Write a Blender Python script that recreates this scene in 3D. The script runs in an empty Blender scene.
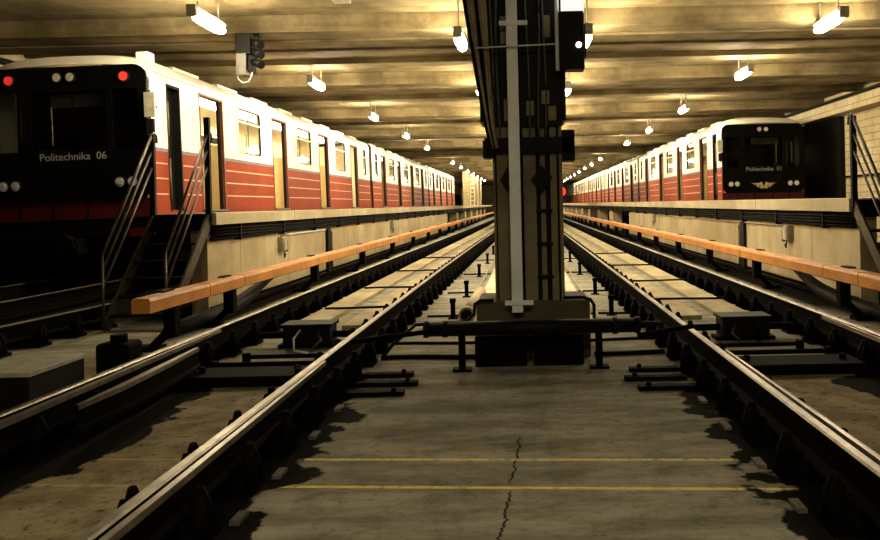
import bpy, math, random
from mathutils import Vector
random.seed(7)
SC = bpy.context.scene
COL = SC.collection
PI = math.pi

# ------------------------------------------------------------------ camera, world, exposure
EYE = 1.40
cam_d = bpy.data.cameras.new('camera'); cam = bpy.data.objects.new('camera', cam_d); COL.objects.link(cam)
cam_d.sensor_width = 36.0; cam_d.lens = 800 / 880 * 36.0
cam_d.shift_x = -(525 - 440) / 880; cam_d.shift_y = -(270 - 204) / 880
cam_d.clip_start = 0.05; cam_d.clip_end = 400
cam.location = (0, 0, EYE); cam.rotation_mode = 'QUATERNION'
from mathutils import Quaternion
cam.rotation_quaternion = Quaternion((1, 0, 0), PI / 2) @ Quaternion((0, 0, 1), -0.022)
SC.camera = cam
wd = bpy.data.worlds.new('world'); SC.world = wd; wd.use_nodes = True
wd.node_tree.nodes['Background'].inputs[0].default_value = (0.9, 0.7, 0.4, 1)
wd.node_tree.nodes['Background'].inputs[1].default_value = 0.0
SC.view_settings.view_transform = 'Standard'; SC.view_settings.look = 'None'
SC.view_settings.gamma = 1.0; SC.view_settings.exposure = 2.3; SC.view_settings.use_curve_mapping = False
LAMP_POWER = 46.0
LAMP_COLOR = (1.0, 0.84, 0.55)

F, VX, VY, ROLL = 800.0, 525.0, 204.0, 0.022
def at(px, py, D):
    """the point at depth D that the photograph shows at pixel (px, py)"""
    x = (px - VX) - ROLL * (py - VY); y = (py - VY) + ROLL * (px - VX)
    return Vector((x * D / F, D, EYE - y * D / F))

# ------------------------------------------------------------------ materials
class NT:
    def __init__(s, name):
        s.m = bpy.data.materials.new(name); s.m.use_nodes = True
        s.t = s.m.node_tree; s.b = s.t.nodes['Principled BSDF']; s.out = s.t.nodes['Material Output']
    def n(s, kind, **kw):
        nd = s.t.nodes.new(kind)
        for k, v in kw.items(): setattr(nd, k, v)
        return nd
    def link(s, a, b): s.t.links.new(a, b)
    def put(s, sock, v):
        if isinstance(v, bpy.types.NodeSocket): s.link(v, sock)
        else: sock.default_value = v
    def math(s, op, a, b=0.0, c=0.0, clamp=False):
        nd = s.n('ShaderNodeMath', operation=op); nd.use_clamp = clamp
        s.put(nd.inputs[0], a); s.put(nd.inputs[1], b); s.put(nd.inputs[2], c)
        return nd.outputs[0]
    def step(s, v, lo, hi):
        nd = s.n('ShaderNodeMapRange', interpolation_type='SMOOTHSTEP')
        s.put(nd.inputs[0], v); nd.inputs[1].default_value = lo; nd.inputs[2].default_value = hi
        return nd.outputs[0]
    def mix(s, fac, a, b):
        nd = s.n('ShaderNodeMix', data_type='RGBA')
        s.put(nd.inputs[0], fac)
        for i, v in ((6, a), (7, b)):
            if not isinstance(v, bpy.types.NodeSocket) and len(v) == 3: v = (*v, 1)
            s.put(nd.inputs[i], v)
        return nd.outputs[2]
    def coord(s): return s.n('ShaderNodeTexCoord').outputs['Object']
    def xyz(s, v):
        nd = s.n('ShaderNodeSeparateXYZ'); s.link(v, nd.inputs[0]); return nd.outputs
    def comb(s, x, y, z):
        nd = s.n('ShaderNodeCombineXYZ')
        for i, v in enumerate((x, y, z)): s.put(nd.inputs[i], v)
        return nd.outputs[0]
    def noise(s, vec, scale, detail=4, rough=0.6):
        nd = s.n('ShaderNodeTexNoise'); s.link(vec, nd.inputs['Vector'])
        nd.inputs['Scale'].default_value = scale; nd.inputs['Detail'].default_value = detail
        nd.inputs['Roughness'].default_value = rough
        return nd.outputs[0]
    def bump(s, h, strength=0.3, dist=0.01):
        nd = s.n('ShaderNodeBump'); s.link(h, nd.inputs['Height'])
        nd.inputs['Strength'].default_value = strength; nd.inputs['Distance'].default_value = dist
        s.link(nd.outputs[0], s.b.inputs['Normal'])

def plain(name, col, rough=0.6, metal=0.0, var=0.25, scale=6.0, spec=0.5, col2=None):
    k = NT(name)
    nz = k.noise(k.coord(), scale, 5, 0.65)
    dark = col2 or tuple(c * (1 - var) for c in col)
    lite = tuple(min(1, c * (1 + var * 0.6)) for c in col)
    k.link(k.mix(k.step(nz, 0.3, 0.7), dark, lite), k.b.inputs['Base Color'])
    k.b.inputs['Roughness'].default_value = rough; k.b.inputs['Metallic'].default_value = metal
    k.b.inputs['Specular IOR Level'].default_value = spec
    return k.m
def emit(name, col, strength):
    k = NT(name)
    k.b.inputs['Base Color'].default_value = (*col, 1)
    k.b.inputs['Emission Color'].default_value = (*col, 1); k.b.inputs['Emission Strength'].default_value = strength
    return k.m
def concrete(name, col, dark, joint=None, streak=0.0, brick=False, streak_x=False, streak_y=False):
    k = NT(name); c = k.coord(); x, y, z = k.xyz(c)
    n1 = k.noise(c, 0.9, 6, 0.65); n2 = k.noise(c, 9.0, 5, 0.7)
    base = k.mix(k.step(n1, 0.32, 0.68), dark, col)
    base = k.mix(k.math('MULTIPLY', k.step(n2, 0.55, 0.8), 0.45), base, tuple(v * 0.55 for v in dark))
    if streak:
        sv = k.comb(k.math('MULTIPLY', x, 3.0), k.math('MULTIPLY', y, 3.0), k.math('MULTIPLY', z, 0.25))
        base = k.mix(k.math('MULTIPLY', k.step(k.noise(sv, 1.3, 4, 0.6), 0.5, 0.75), streak), base, tuple(v * 0.35 for v in dark))
    if streak_x or streak_y:
        sx, sy = (0.3, 6.0) if streak_x else (7.0, 0.35)
        sv = k.comb(k.math('MULTIPLY', x, sx), k.math('MULTIPLY', y, sy), k.math('MULTIPLY', z, 6.0))
        base = k.mix(k.math('MULTIPLY', k.step(k.noise(sv, 1.0, 5, 0.65), 0.42, 0.7), 0.4), base, tuple(v * 0.5 for v in dark))
    if joint:
        fr = k.math('FRACT', k.math('DIVIDE', y, joint))
        base = k.mix(k.step(k.math('ABSOLUTE', k.math('SUBTRACT', fr, 0.5)), 0.496, 0.4985), base, tuple(v * 0.25 for v in dark))
    if brick:
        bt = k.n('ShaderNodeTexBrick'); k.link(k.comb(y, z, 0.0), bt.inputs['Vector'])
        bt.inputs['Scale'].default_value = 1.0; bt.inputs['Brick Width'].default_value = 0.9; bt.inputs['Row Height'].default_value = 0.22
        bt.inputs['Mortar Size'].default_value = 0.012
        base = k.mix(bt.outputs['Fac'], base, tuple(v * 0.45 for v in dark))
    k.link(base, k.b.inputs['Base Color']); k.b.inputs['Roughness'].default_value = 0.85
    k.b.inputs['Specular IOR Level'].default_value = 0.25
    k.bump(n2, 0.25, 0.01)
    return k.m

def floor_material():
    k = NT('floor_concrete'); c = k.coord(); x, y, z = k.xyz(c)
    sv = k.comb(k.math('MULTIPLY', x, 0.6), k.math('MULTIPLY', y, 2.2), 0.0)
    n1 = k.noise(sv, 1.6, 6, 0.7); n2 = k.noise(c, 14.0, 5, 0.75); n3 = k.noise(c, 45.0, 3, 0.6); n4 = k.noise(c, 2.6, 5, 0.7)
    col = k.mix(k.step(n1, 0.3, 0.7), (0.15, 0.14, 0.105), (0.36, 0.335, 0.265))
    col = k.mix(k.math('MULTIPLY', k.step(n2, 0.50, 0.72), 0.65), col, (0.10, 0.087, 0.055))
    ax = k.math('ABSOLUTE', k.math('ADD', x, 0.06))
    # rough, browner concrete between the rails of each track
    tr = k.step(ax, 1.5, 1.6)
    rough_c = k.mix(k.step(n4, 0.4, 0.62), (0.19, 0.145, 0.075), (0.34, 0.28, 0.165))
    rough_c = k.mix(k.step(n2, 0.54, 0.66), rough_c, (0.06, 0.045, 0.025))
    near = k.math('SUBTRACT', 1.0, k.step(y, 6.6, 8.5))
    col = k.mix(k.math('MULTIPLY', k.math('MULTIPLY', tr, near), 0.85), col, rough_c)
    # specks
    col = k.mix(k.math('MULTIPLY', k.step(n3, 0.66, 0.72), 0.9), col, (0.03, 0.025, 0.015))
    col = k.mix(k.math('MULTIPLY', k.step(k.noise(c, 3.4, 6, 0.75), 0.5, 0.66), 0.5), col, (0.085, 0.074, 0.048))
    # slab joint crack
    cn = k.noise(k.comb(0.0, k.math('MULTIPLY', y, 3.0), 0.0), 2.5, 5, 0.7)
    cx = k.math('ADD', k.math('MULTIPLY', y, 0.05), k.math('ADD', -0.36, k.math('MULTIPLY', cn, 0.12)))
    cd = k.math('ABSOLUTE', k.math('SUBTRACT', x, cx))
    cm = k.math('MULTIPLY', k.math('SUBTRACT', 1.0, k.step(cd, 0.003, 0.010)), k.math('SUBTRACT', 1.0, k.step(y, 4.75, 4.85)))
    cm = k.math('MULTIPLY', cm, k.step(k.noise(c, 6.0), 0.38, 0.48))
    col = k.mix(cm, col, (0.02, 0.017, 0.01))
    # worn yellow lines
    for off, sl in ((3.945, 0.0763), (4.38, 0.0705)):
        d = k.math('ABSOLUTE', k.math('SUBTRACT', k.math('ADD', y, k.math('MULTIPLY', x, sl)), off))
        line = k.math('SUBTRACT', 1.0, k.step(d, 0.013, 0.021))
        wear = k.math('ADD', 0.25, k.math('MULTIPLY', k.step(n2, 0.66, 0.46), 0.75))
        fade = k.math('SUBTRACT', 1.0, k.math('MULTIPLY', k.step(ax, 1.3, 1.6), 0.75))
        lm = k.math('MULTIPLY', k.math('MULTIPLY', line, wear), k.math('MULTIPLY', fade, k.math('SUBTRACT', 1.0, k.step(ax, 2.5, 2.6))))
        col = k.mix(lm, col, (0.80, 0.66, 0.17))
    # black grease along the rails, ragged edge
    en = k.noise(k.comb(x, y, 0.0), 2.1, 4, 0.55)
    oil_shade = None
    nearg = k.math('SUBTRACT', 1.0, k.step(y, 6.1, 6.9))
    for xr, sg, w in ((-1.55, 1, 0.21), (1.43, -1, 0.17), (-2.99, 1, 0.38), (2.87, -1, 0.36)):
        s_ = k.math('MULTIPLY', k.math('SUBTRACT', x, xr), sg)
        wid = k.math('ADD', 0.10, k.math('MULTIPLY', nearg, k.math('ADD', w - 0.12, k.math('MULTIPLY', k.step(en, 0.36, 0.64), 0.26))))
        a = k.math('SUBTRACT', 1.0, k.step(k.math('SUBTRACT', s_, wid), -0.02, 0.03))
        b = k.step(k.math('ADD', s_, k.math('MULTIPLY', n2, 0.1)), -0.12, -0.07)
        m_ = k.math('MULTIPLY', a, b)
        oil_shade = m_ if oil_shade is None else k.math('MAXIMUM', oil_shade, m_)
    # black band at the foot of both low walls
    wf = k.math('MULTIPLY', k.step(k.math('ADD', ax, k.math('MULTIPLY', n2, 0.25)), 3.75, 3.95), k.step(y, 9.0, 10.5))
    wf = k.math('MAXIMUM', wf, k.step(ax, 5.5, 5.8))  # shade under and beyond the trains, painted black into the floor
    oil_shade = k.math('MAXIMUM', oil_shade, wf)
    col = k.mix(k.math('MULTIPLY', oil_shade, 0.99), col, (0.0022, 0.0019, 0.0016))
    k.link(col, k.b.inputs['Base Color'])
    k.link(k.math('SUBTRACT', 0.8, k.math('MULTIPLY', oil_shade, -0.1)), k.b.inputs['Roughness'])
    k.b.inputs['Specular IOR Level'].default_value = 0.04
    k.bump(n2, 0.35, 0.012)
    return k.m

M = {}
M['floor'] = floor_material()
M['ceil'] = concrete('ceiling_concrete', (0.235, 0.185, 0.095), (0.085, 0.062, 0.027), streak_x=True)
M['wall'] = concrete('wall_concrete', (0.47, 0.395, 0.25), (0.33, 0.262, 0.145), joint=2.4, streak=0.35)
M['slab'] = concrete('walkway_concrete', (0.48, 0.42, 0.29), (0.36, 0.305, 0.19), joint=4.8)
M['brickwall'] = concrete('block_wall', (0.55, 0.47, 0.30), (0.42, 0.34, 0.20), brick=True)
M['plinth'] = concrete('plinth_concrete', (0.10, 0.088, 0.048), (0.05, 0.043, 0.022))
M['path'] = concrete('pale_path', (0.66, 0.60, 0.46), (0.45, 0.39, 0.27), joint=3.0)
M['bed'] = concrete('track_bed_concrete', (0.44, 0.37, 0.23), (0.25, 0.195, 0.11), streak_y=True)
M['pillar'] = concrete('pillar_concrete', (0.27, 0.24, 0.14), (0.14, 0.12, 0.065), streak=0.6)
M['black'] = plain('black_paint', (0.006, 0.0055, 0.0045), 0.6, 0.0, 0.5, spec=0.12)
M['grease'] = plain('greasy_iron', (0.003, 0.0025, 0.0018), 0.75, 0.0, 0.6, 20, 0.03)
M['rail_side'] = plain('rusty_rail', (0.0035, 0.0026, 0.0017), 0.8, 0.0, 0.5, 12, 0.02)
M['rail_top'] = plain('polished_rail_head', (0.23, 0.20, 0.165), 0.36, 0.8, 0.35, 9)
M['rail_dull'] = plain('dull_rail_head', (0.05, 0.035, 0.02), 0.6, 0.1, 0.3, 9)
M['plate'] = plain('worn_steel_plate', (0.20, 0.18, 0.15), 0.45, 0.6, 0.4, 25)
M['cable'] = plain('black_cable', (0.004, 0.0035, 0.003), 0.7, 0, 0.4, spec=0.05)
M['brown_cable'] = plain('brown_cable', (0.32, 0.25, 0.15), 0.6, 0, 0.4)
M['cover'] = plain('orange_cover', (0.58, 0.24, 0.055), 0.5, 0, 0.22, 2.0, 0.4)
M['duct'] = plain('grey_white_duct', (0.84, 0.90, 0.92), 0.5, 0, 0.12, 2.0)
M['steel'] = plain('grey_steel', (0.10, 0.095, 0.08), 0.5, 0.3, 0.3)
M['handrail'] = plain('handrail_steel', (0.07, 0.055, 0.038), 0.4, 0.5, 0.4)
M['grey'] = plain('grey_box', (0.33, 0.31, 0.24), 0.6, 0, 0.3)
M['tanpipe'] = plain('tan_pipe', (0.42, 0.34, 0.19), 0.6, 0, 0.2)
M['cream'] = plain('cream_paint', (0.74, 0.69, 0.54), 0.38, 0, 0.06, 0.8)
M['red'] = plain('red_paint', (0.23, 0.030, 0.006), 0.5, 0, 0.16, 1.2, 0.06)
M['redfront'] = plain('crimson_paint', (0.05, 0.003, 0.004), 0.5, 0, 0.3, 2.0, 0.2)
M['stripe'] = plain('pale_stripe', (0.55, 0.37, 0.24), 0.5, 0, 0.1, spec=0.1)
M['waist'] = plain('blue_grey_band', (0.06, 0.07, 0.10), 0.45, 0, 0.15)
M['jamb'] = plain('brown_door_frame', (0.16, 0.045, 0.02), 0.55, 0, 0.3)
M['rubber'] = plain('black_rubber', (0.005, 0.005, 0.004), 0.7, 0, 0.3, spec=0.1)
M['mask'] = plain('black_gloss_front', (0.002, 0.002, 0.002), 0.35, 0, 0.2, 2, 0.06)
M['inner'] = plain('cream_lining', (0.78, 0.69, 0.48), 0.5, 0, 0.08)
M['tan'] = plain('tan_lining', (0.66, 0.48, 0.20), 0.5, 0, 0.1)
M['seat'] = plain('brown_seat', (0.05, 0.03, 0.02), 0.6, 0, 0.3)
M['desk'] = plain('orange_desk', (0.35, 0.13, 0.03), 0.5, 0, 0.4)
M['roofpaint'] = plain('cream_roof', (0.70, 0.65, 0.53), 0.5, 0, 0.12, 1.5)
M['lens'] = plain('chrome_lens', (0.95, 0.92, 0.82), 0.3, 0.6, 0.5, 60)
M['white'] = plain('white_lettering', (0.25, 0.25, 0.235), 0.5, 0, 0.05)
M['gold'] = plain('brass_emblem', (0.62, 0.50, 0.27), 0.4, 0.5, 0.15)
M['redlamp'] = emit('red_tail_light', (1.0, 0.04, 0.03), 0.08)
M['redsignal'] = emit('red_signal_light', (1.0, 0.03, 0.015), 0.16)
M['lamp'] = emit('fluorescent_tube', LAMP_COLOR, LAMP_POWER)
M['litbox'] = emit('lit_white_box', (1.0, 0.97, 0.88), 0.2)  # white emission given to the box above the signal head
M['smallwhite'] = emit('small_lamp', (1.0, 0.88, 0.6), 2.0)
M['saloon'] = emit('saloon_light', (1.0, 0.88, 0.6), 7.0)
M['saloon_dim'] = emit('saloon_light_low', (1.0, 0.88, 0.6), 1.2)
M['whitebox'] = plain('white_enamel', (0.85, 0.84, 0.76), 0.45, 0, 0.05)
def glass_mat(name, tint, gl_c):
    k = NT(name); k.t.nodes.remove(k.b)
    tr = k.n('ShaderNodeBsdfTransparent'); tr.inputs[0].default_value = tint
    gl = k.n('ShaderNodeBsdfGlossy'); gl.inputs['Roughness'].default_value = 0.06; gl.inputs[0].default_value = (gl_c, gl_c, gl_c, 1)
    ge = k.n('ShaderNodeNewGeometry'); dt = k.n('ShaderNodeVectorMath', operation='DOT_PRODUCT')
    k.link(ge.outputs['Incoming'], dt.inputs[0]); k.link(ge.outputs['Normal'], dt.inputs[1])
    fr = k.math('POWER', k.math('SUBTRACT', 1.0, k.math('ABSOLUTE', dt.outputs['Value'])), 5.0)
    nz = k.noise(k.coord(), 1.0)
    mx = k.n('ShaderNodeMixShader'); k.link(k.math('ADD', k.math('MULTIPLY', fr, 0.7), k.math('ADD', 0.02, k.math('MULTIPLY', nz, 0.02))), mx.inputs[0])
    k.link(tr.outputs[0], mx.inputs[1]); k.link(gl.outputs[0], mx.inputs[2]); k.link(mx.outputs[0], k.out.inputs[0])
    return k.m
M['glass'] = glass_mat('window_glass', (0.9, 0.9, 0.86, 1), 0.9)
M['screen'] = glass_mat('tinted_windscreen', (0.45, 0.47, 0.44, 1), 0.12)

# ------------------------------------------------------------------ mesh helpers
class MB:
    def __init__(s): s.v = []; s.f = []; s.mi = []; s.sm = []; s.mats = []
    def m(s, mat):
        if mat not in s.mats: s.mats.append(mat)
        return s.mats.index(mat)
    def face(s, idx, mat, smooth=False): s.f.append(idx); s.mi.append(s.m(mat)); s.sm.append(smooth)
    def box(s, x0, x1, y0, y1, z0, z1, mat, top=None):
        if x0 > x1: x0, x1 = x1, x0
        b = len(s.v)
        s.v += [(x0, y0, z0), (x1, y0, z0), (x1, y1, z0), (x0, y1, z0), (x0, y0, z1), (x1, y0, z1), (x1, y1, z1), (x0, y1, z1)]
        for q in ((3, 2, 1, 0), (0, 1, 5, 4), (1, 2, 6, 5), (2, 3, 7, 6), (3, 0, 4, 7)): s.face([b + i for i in q], mat)
        s.face([b + i for i in (4, 5, 6, 7)], top or mat)
        return s
    def tube(s, pts, r, mat, n=8, cap=True):
        pts = [Vector(p) for p in pts]; rings = []
        up = Vector((0, 0, 1))
        for i, p in enumerate(pts):
            d = (pts[min(i + 1, len(pts) - 1)] - pts[max(i - 1, 0)]).normalized()
            u = d.cross(up)
            if u.length < 1e-3: u = d.cross(Vector((0, 1, 0)))
            u.normalize(); w = u.cross(d).normalized()
            rr = r[i] if isinstance(r, (list, tuple)) else r
            b = len(s.v); rings.append(b)
            for j in range(n):
                a = 2 * PI * j / n + PI / n
                s.v.append(tuple(p + u * (rr * math.cos(a)) + w * (rr * math.sin(a))))
        for i in range(len(rings) - 1):
            for j in range(n):
                k = (j + 1) % n
                s.face([rings[i] + j, rings[i] + k, rings[i + 1] + k, rings[i + 1] + j], mat, n > 4)
        if cap:
            s.face([rings[0] + j for j in range(n)][::-1], mat); s.face([rings[-1] + j for j in range(n)], mat)
        return s
    def bar(s, p, q, w, h, mat):
        """rectangular bar from p to q, w across and h high"""
        p = Vector(p); q = Vector(q); d = (q - p).normalized(); up = Vector((0, 0, 1))
        u = d.cross(up)
        if u.length < 1e-3: u = Vector((1, 0, 0))
        u.normalize(); t = u.cross(d).normalized(); b = len(s.v)
        for c in (p, q):
            for a, e in ((-1, -1), (1, -1), (1, 1), (-1, 1)): s.v.append(tuple(c + u * (a * w / 2) + t * (e * h / 2)))
        for q4 in ((3, 2, 1, 0), (4, 5, 6, 7), (0, 1, 5, 4), (1, 2, 6, 5), (2, 3, 7, 6), (3, 0, 4, 7)): s.face([b + i for i in q4], mat)
        return s
    def prism(s, poly, axis, a0, a1, mat, cap=None, smooth=False):
        """polygon (2-D points) extruded along axis from a0 to a1"""
        def P(u, v, a): return {'x': (a, u, v), 'y': (u, a, v), 'z': (u, v, a)}[axis]
        n = len(poly); b = len(s.v)
        s.v += [P(u, v, a0) for u, v in poly] + [P(u, v, a1) for u, v in poly]
        for i in range(n):
            k = (i + 1) % n
            s.face([b + i, b + k, b + n + k, b + n + i], mat, smooth)
        s.face([b + i for i in range(n)][::-1], cap or mat); s.face([b + n + i for i in range(n)], cap or mat)
        return s
    def ring(s, outer, inner, axis, a0, a1, mat):
        """a frame between two outlines with the same number of points"""
        def P(u, v, a): return {'x': (a, u, v), 'y': (u, a, v), 'z': (u, v, a)}[axis]
        n = len(outer); b = len(s.v)
        for a in (a0, a1):
            s.v += [P(u, v, a) for u, v in outer]; s.v += [P(u, v, a) for u, v in inner]
        for i in range(n):
            k = (i + 1) % n
            s.face([b + i, b + k, b + n + k, b + n + i], mat)
            s.face([b + 2 * n + i, b + 3 * n + i, b + 3 * n + k, b + 2 * n + k], mat)
            s.face([b + i, b + 2 * n + i, b + 2 * n + k, b + k], mat)
            s.face([b + n + i, b + n + k, b + 3 * n + k, b + 3 * n + i], mat)
        return s
    def disc(s, c, r, axis, t, mat, n=20):
        return s.prism([(c[0] + r * math.cos(2 * PI * i / n), c[1] + r * math.sin(2 * PI * i / n)) for i in range(n)], axis, c[2], c[2] + t, mat)
    def build(s, name, parent=None, loc=None, bevel=0.0, fix=True):
        me = bpy.data.meshes.new(name); me.from_pydata(s.v, [], s.f)
        for m in s.mats: me.materials.append(m)
        me.polygons.foreach_set('material_index', s.mi); me.polygons.foreach_set('use_smooth', s.sm)
        me.update()
        if fix:
            import bmesh
            bm = bmesh.new(); bm.from_mesh(me); bmesh.ops.recalc_face_normals(bm, faces=bm.faces[:]); bm.to_mesh(me); bm.free()
        o = bpy.data.objects.new(name, me); COL.objects.link(o)
        if parent is not None: o.parent = parent
        if loc is not None: o.location = loc
        if bevel:
            bv = o.modifiers.new('bevel', 'BEVEL'); bv.width = bevel; bv.segments = 2; bv.limit_method = 'ANGLE'
        return o
def rrect(x0, x1, z0, z1, r, n=5):
    p = []
    for cx, cz, a in ((x1 - r, z1 - r, 0), (x0 + r, z1 - r, 90), (x0 + r, z0 + r, 180), (x1 - r, z0 + r, 270)):
        for i in range(n + 1):
            t = math.radians(a + 90 * i / n); p.append((cx + r * math.cos(t), cz + r * math.sin(t)))
    return p
def tag(o, label, cat, group=None):
    o['label'] = label; o['category'] = cat; o['kind'] = 'thing'
    if group: o['group'] = group
    return o
def thing(name, label, cat, loc=(0, 0, 0), group=None):
    o = bpy.data.objects.new(name, None); COL.objects.link(o); o.location = loc; o.empty_display_size = 0.1
    return tag(o, label, cat, group)
def struct(name, mb, **kw):
    o = mb.build(name, **kw); o['kind'] = 'structure'; return o
def copy_tree(o, parent=None):
    c = o.copy(); COL.objects.link(c)
    if parent is not None: c.parent = parent
    for ch in list(o.children): copy_tree(ch, c)
    return c
ORD = ('first second third fourth fifth sixth seventh eighth ninth tenth eleventh twelfth thirteenth fourteenth fifteenth sixteenth').split()

# ------------------------------------------------------------------ the hall
HALL_END = 132.0
WXL, WXR = -10.6, 10.4            # outer walls
CEIL = 4.80; SOFFIT = 4.50
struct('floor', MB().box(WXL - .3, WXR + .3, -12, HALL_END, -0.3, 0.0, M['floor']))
struct('ceiling', MB().box(WXL - .3, WXR + .3, -12, HALL_END, CEIL, CEIL + .3, M['ceil']))
struct('wall_left', MB().box(WXL - .3, WXL, -12, HALL_END, 0.0, CEIL, M['brickwall']))
struct('wall_right', MB().box(WXR, WXR + .3, -12, HALL_END, 0.0, CEIL, M['brickwall']))
struct('wall_far', MB().box(WXL - .3, WXR + .3, HALL_END, HALL_END + .3, 0.0, CEIL, M['brickwall']))
struct('wall_back', MB().box(WXL - .3, WXR + .3, -12.3, -12, 0.0, CEIL, M['brickwall']))
BEAMS = [-7.9, -0.6, 6.7, 14.0, 20.2] + [27.6 + 7.3 * k for k in range(14)]
for i, d in enumerate(BEAMS):
    mb = MB().box(WXL, WXR, d, d + 1.45, SOFFIT + .1, CEIL, M['ceil'])
    mb.box(WXL, WXR, d, d + .62, SOFFIT, SOFFIT + .1, M['ceil']); mb.box(WXL, WXR, d + .83, d + 1.45, SOFFIT, SOFFIT + .1, M['ceil'])
    mb.box(WXL, WXR, d + 3.05, d + 3.3, CEIL - .05, CEIL, M['ceil'])
    mb.box(WXL, WXR, d + 4.2, d + 4.75, CEIL - .12, CEIL, M['ceil'])
    struct('beam', mb)
# ledges at the head of the outer walls
struct('trim_1', MB().box(WXR - .55, WXR, -12, HALL_END, 4.02, 4.42, M['brickwall']))
struct('trim_2', MB().box(WXL, WXL + .35, -12, HALL_END, 4.1, 4.44, M['brickwall']))

struct('shade_panel_left', MB().box(WXL, WXL + .06, -12, HALL_END, 0, 3.1, M['black']))  # black sheet standing for the shade under and behind the left train
struct('shade_panel_right', MB().box(WXR - .14, WXR, 25.9, 30.5, .4, 4.0, M['black']))  # black panel added to darken the wall beside the right train

# walkways beside the trains: low wall, slab
L0, R0 = 10.75, 10.25               # where the walkway slabs begin
WLX, WRX = -4.28, 4.28
LWALL_END, RWALL_END = 44.0, 33.0
struct('wall_walkway_left', MB().box(WLX - .22, WLX, L0, LWALL_END, 0, 1.21, M['wall']))
struct('wall_walkway_right', MB().box(WRX, WRX + .22, R0, RWALL_END, 0, 1.21, M['wall']))
struct('floor_walkway_left', MB().box(-5.0, -4.15, L0, 100, 1.21, 1.37, M['slab']).box(-6.0, -5.0, 13.9, 100, 1.21, 1.37, M['slab']))
struct('floor_walkway_right', MB().box(4.15, 6.32, R0, HALL_END - .5, 1.21, 1.38, M['slab']))
for k in range(6):
    d = 50 + 6.8 * k
    struct('pillar', MB().box(-4.75, -4.3, d, d + 1.6, 0, 1.21, M['wall']))
for k in range(10):
    d = 39.3 + 6.8 * k
    struct('pillar', MB().box(4.3, 4.75, d, d + 1.6, 0, 1.21, M['wall']))
for k in range(4):
    d = 77.5 + 6.2 * k
    struct('pillar', MB().box(-6.0, -5.3, d, d + 1.6, 1.37, CEIL, M['brickwall']))

# pale walkway strip between the two tracks and low track slabs
struct('path', MB().box(-0.68, 0.76, 8.9, HALL_END - 1, 0, 0.05, M['path']))
def shift_left(d):
    return 0.45 * (1 - math.exp(-(max(0, d - 6) / 32) ** 2))
mb = MB()
ds = [9.2, 14, 19, 25, 32, 40, 50, 62, 80, 100, 128]
for a, b in zip(ds, ds[1:]):
    for k_, (x0, x1) in enumerate(((-2.77, -2.40), (-2.14, -1.78))):
        i = len(mb.v)
        for d in (a, b):
            o_ = shift_left(d)
            mb.v += [(x0 + o_, d, 0), (x1 + o_, d, 0), (x1 + o_, d, .05), (x0 + o_, d, .05)]
        for q in ((0, 1, 5, 4), (1, 2, 6, 5), (2, 3, 7, 6), (3, 0, 4, 7), (3, 2, 1, 0), (4, 5, 6, 7)): mb.face([i + j for j in q], M['bed'])
struct('floor_track_left', mb)
mb = MB().box(1.68, 2.05, 9.4, 128, 0, .05, M['bed']); mb.box(2.27, 2.64, 9.4, 128, 0, .05, M['bed'])
struct('floor_track_right', mb)

# ------------------------------------------------------------------ rails
HEAD = 0.28
def rail_section():
    h = HEAD - 0.10
    return [(-.075, 0), (.075, 0), (.075, .012), (.012, .03), (.009, h - .045), (.027, h - .035), (.028, h - .010), (.019, h), (-.019, h), (-.028, h - .010), (-.027, h - .035), (-.009, h - .045), (-.012, .03), (-.075, .012)]
def rail_mesh(path, name, label=None, parent=None, sect=None, top='rail_top'):
    sec = sect or rail_section(); n = len(sec); mb = MB()
    for (x, d) in path:
        mb.v += [(x + u, d, .10 + v) for u, v in sec]
    for i in range(len(path) - 1):
        for j in range(n):
            k = (j + 1) % n; a = i * n
            mb.face([a + j, a + k, a + n + k, a + n + j], M[top] if 6 <= j <= 8 and sect is None else M['rail_side'])
    mb.face(list(range(n))[::-1], M['rail_side']); mb.face([(len(path) - 1) * n + j for j in range(n)], M['rail_side'])
    o = mb.build(name, parent)
    if label: tag(o, label, 'rail')
    return o
def chair_mesh():
    mb = MB().box(-.19, .19, -.11, .11, 0, .035, M['grease'])
    mb.box(-.15, .15, -.085, .085, .035, .10, M['grease'])
    for s_ in (-1, 1):
        mb.box(s_ * .085, s_ * .125, -.05, .05, .10, .155, M['grease'])
        mb.tube([(s_ * .12, 0, .10), (s_ * .12, 0, .19)], .019, M['grease'], 6)
        mb.tube([(s_ * .075, -.04, .13), (s_ * .155, -.05, .14)], .014, M['grease'], 5)
        mb.tube([(s_ * .14, .03, .03), (s_ * .145, .02, .15), (s_ * .14, .0, .235)], [.055, .045, .02], M['grease'], 7)
        mb.tube([(s_ * .165, -.06, .03), (s_ * .16, -.05, .13), (s_ * .155, -.04, .20)], [.04, .035, .018], M['grease'], 6)
    return mb
CHAIR = None
def chairs(rail, fx, d0, d1, step):
    global CHAIR
    d = d0; n = 0
    while d < d1 and n < 100:
        if CHAIR is None: c = CHAIR = chair_mesh().build('rail_chair')
        else:
            c = CHAIR.copy(); COL.objects.link(c)
        c.parent = rail; c.location = (fx(d), d, 0); n += 1; d += step
for base, lab, sh in ((-2.99, 'outer running rail of the left track, beside the left orange third rail cover', 1),
                      (-1.55, 'inner running rail of the left track, crossing the left foreground', 1),
                      (1.43, 'inner running rail of the right track, right of the column', 0),
                      (2.87, 'outer running rail of the right track, beside the right orange third rail cover', 0)):
    fx = (lambda d, b=base: b + shift_left(d)) if sh else (lambda d, b=base: b)
    path = [(fx(d), d) for d in [-3, 0, 3, 6, 9, 12, 15, 18, 22, 26, 31, 37, 44, 52, 62, 74, 88, 104, 128]]
    r = rail_mesh(path, 'running_rail', lab)
    chairs(r, fx, 2.15, 62, 0.62)
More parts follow.
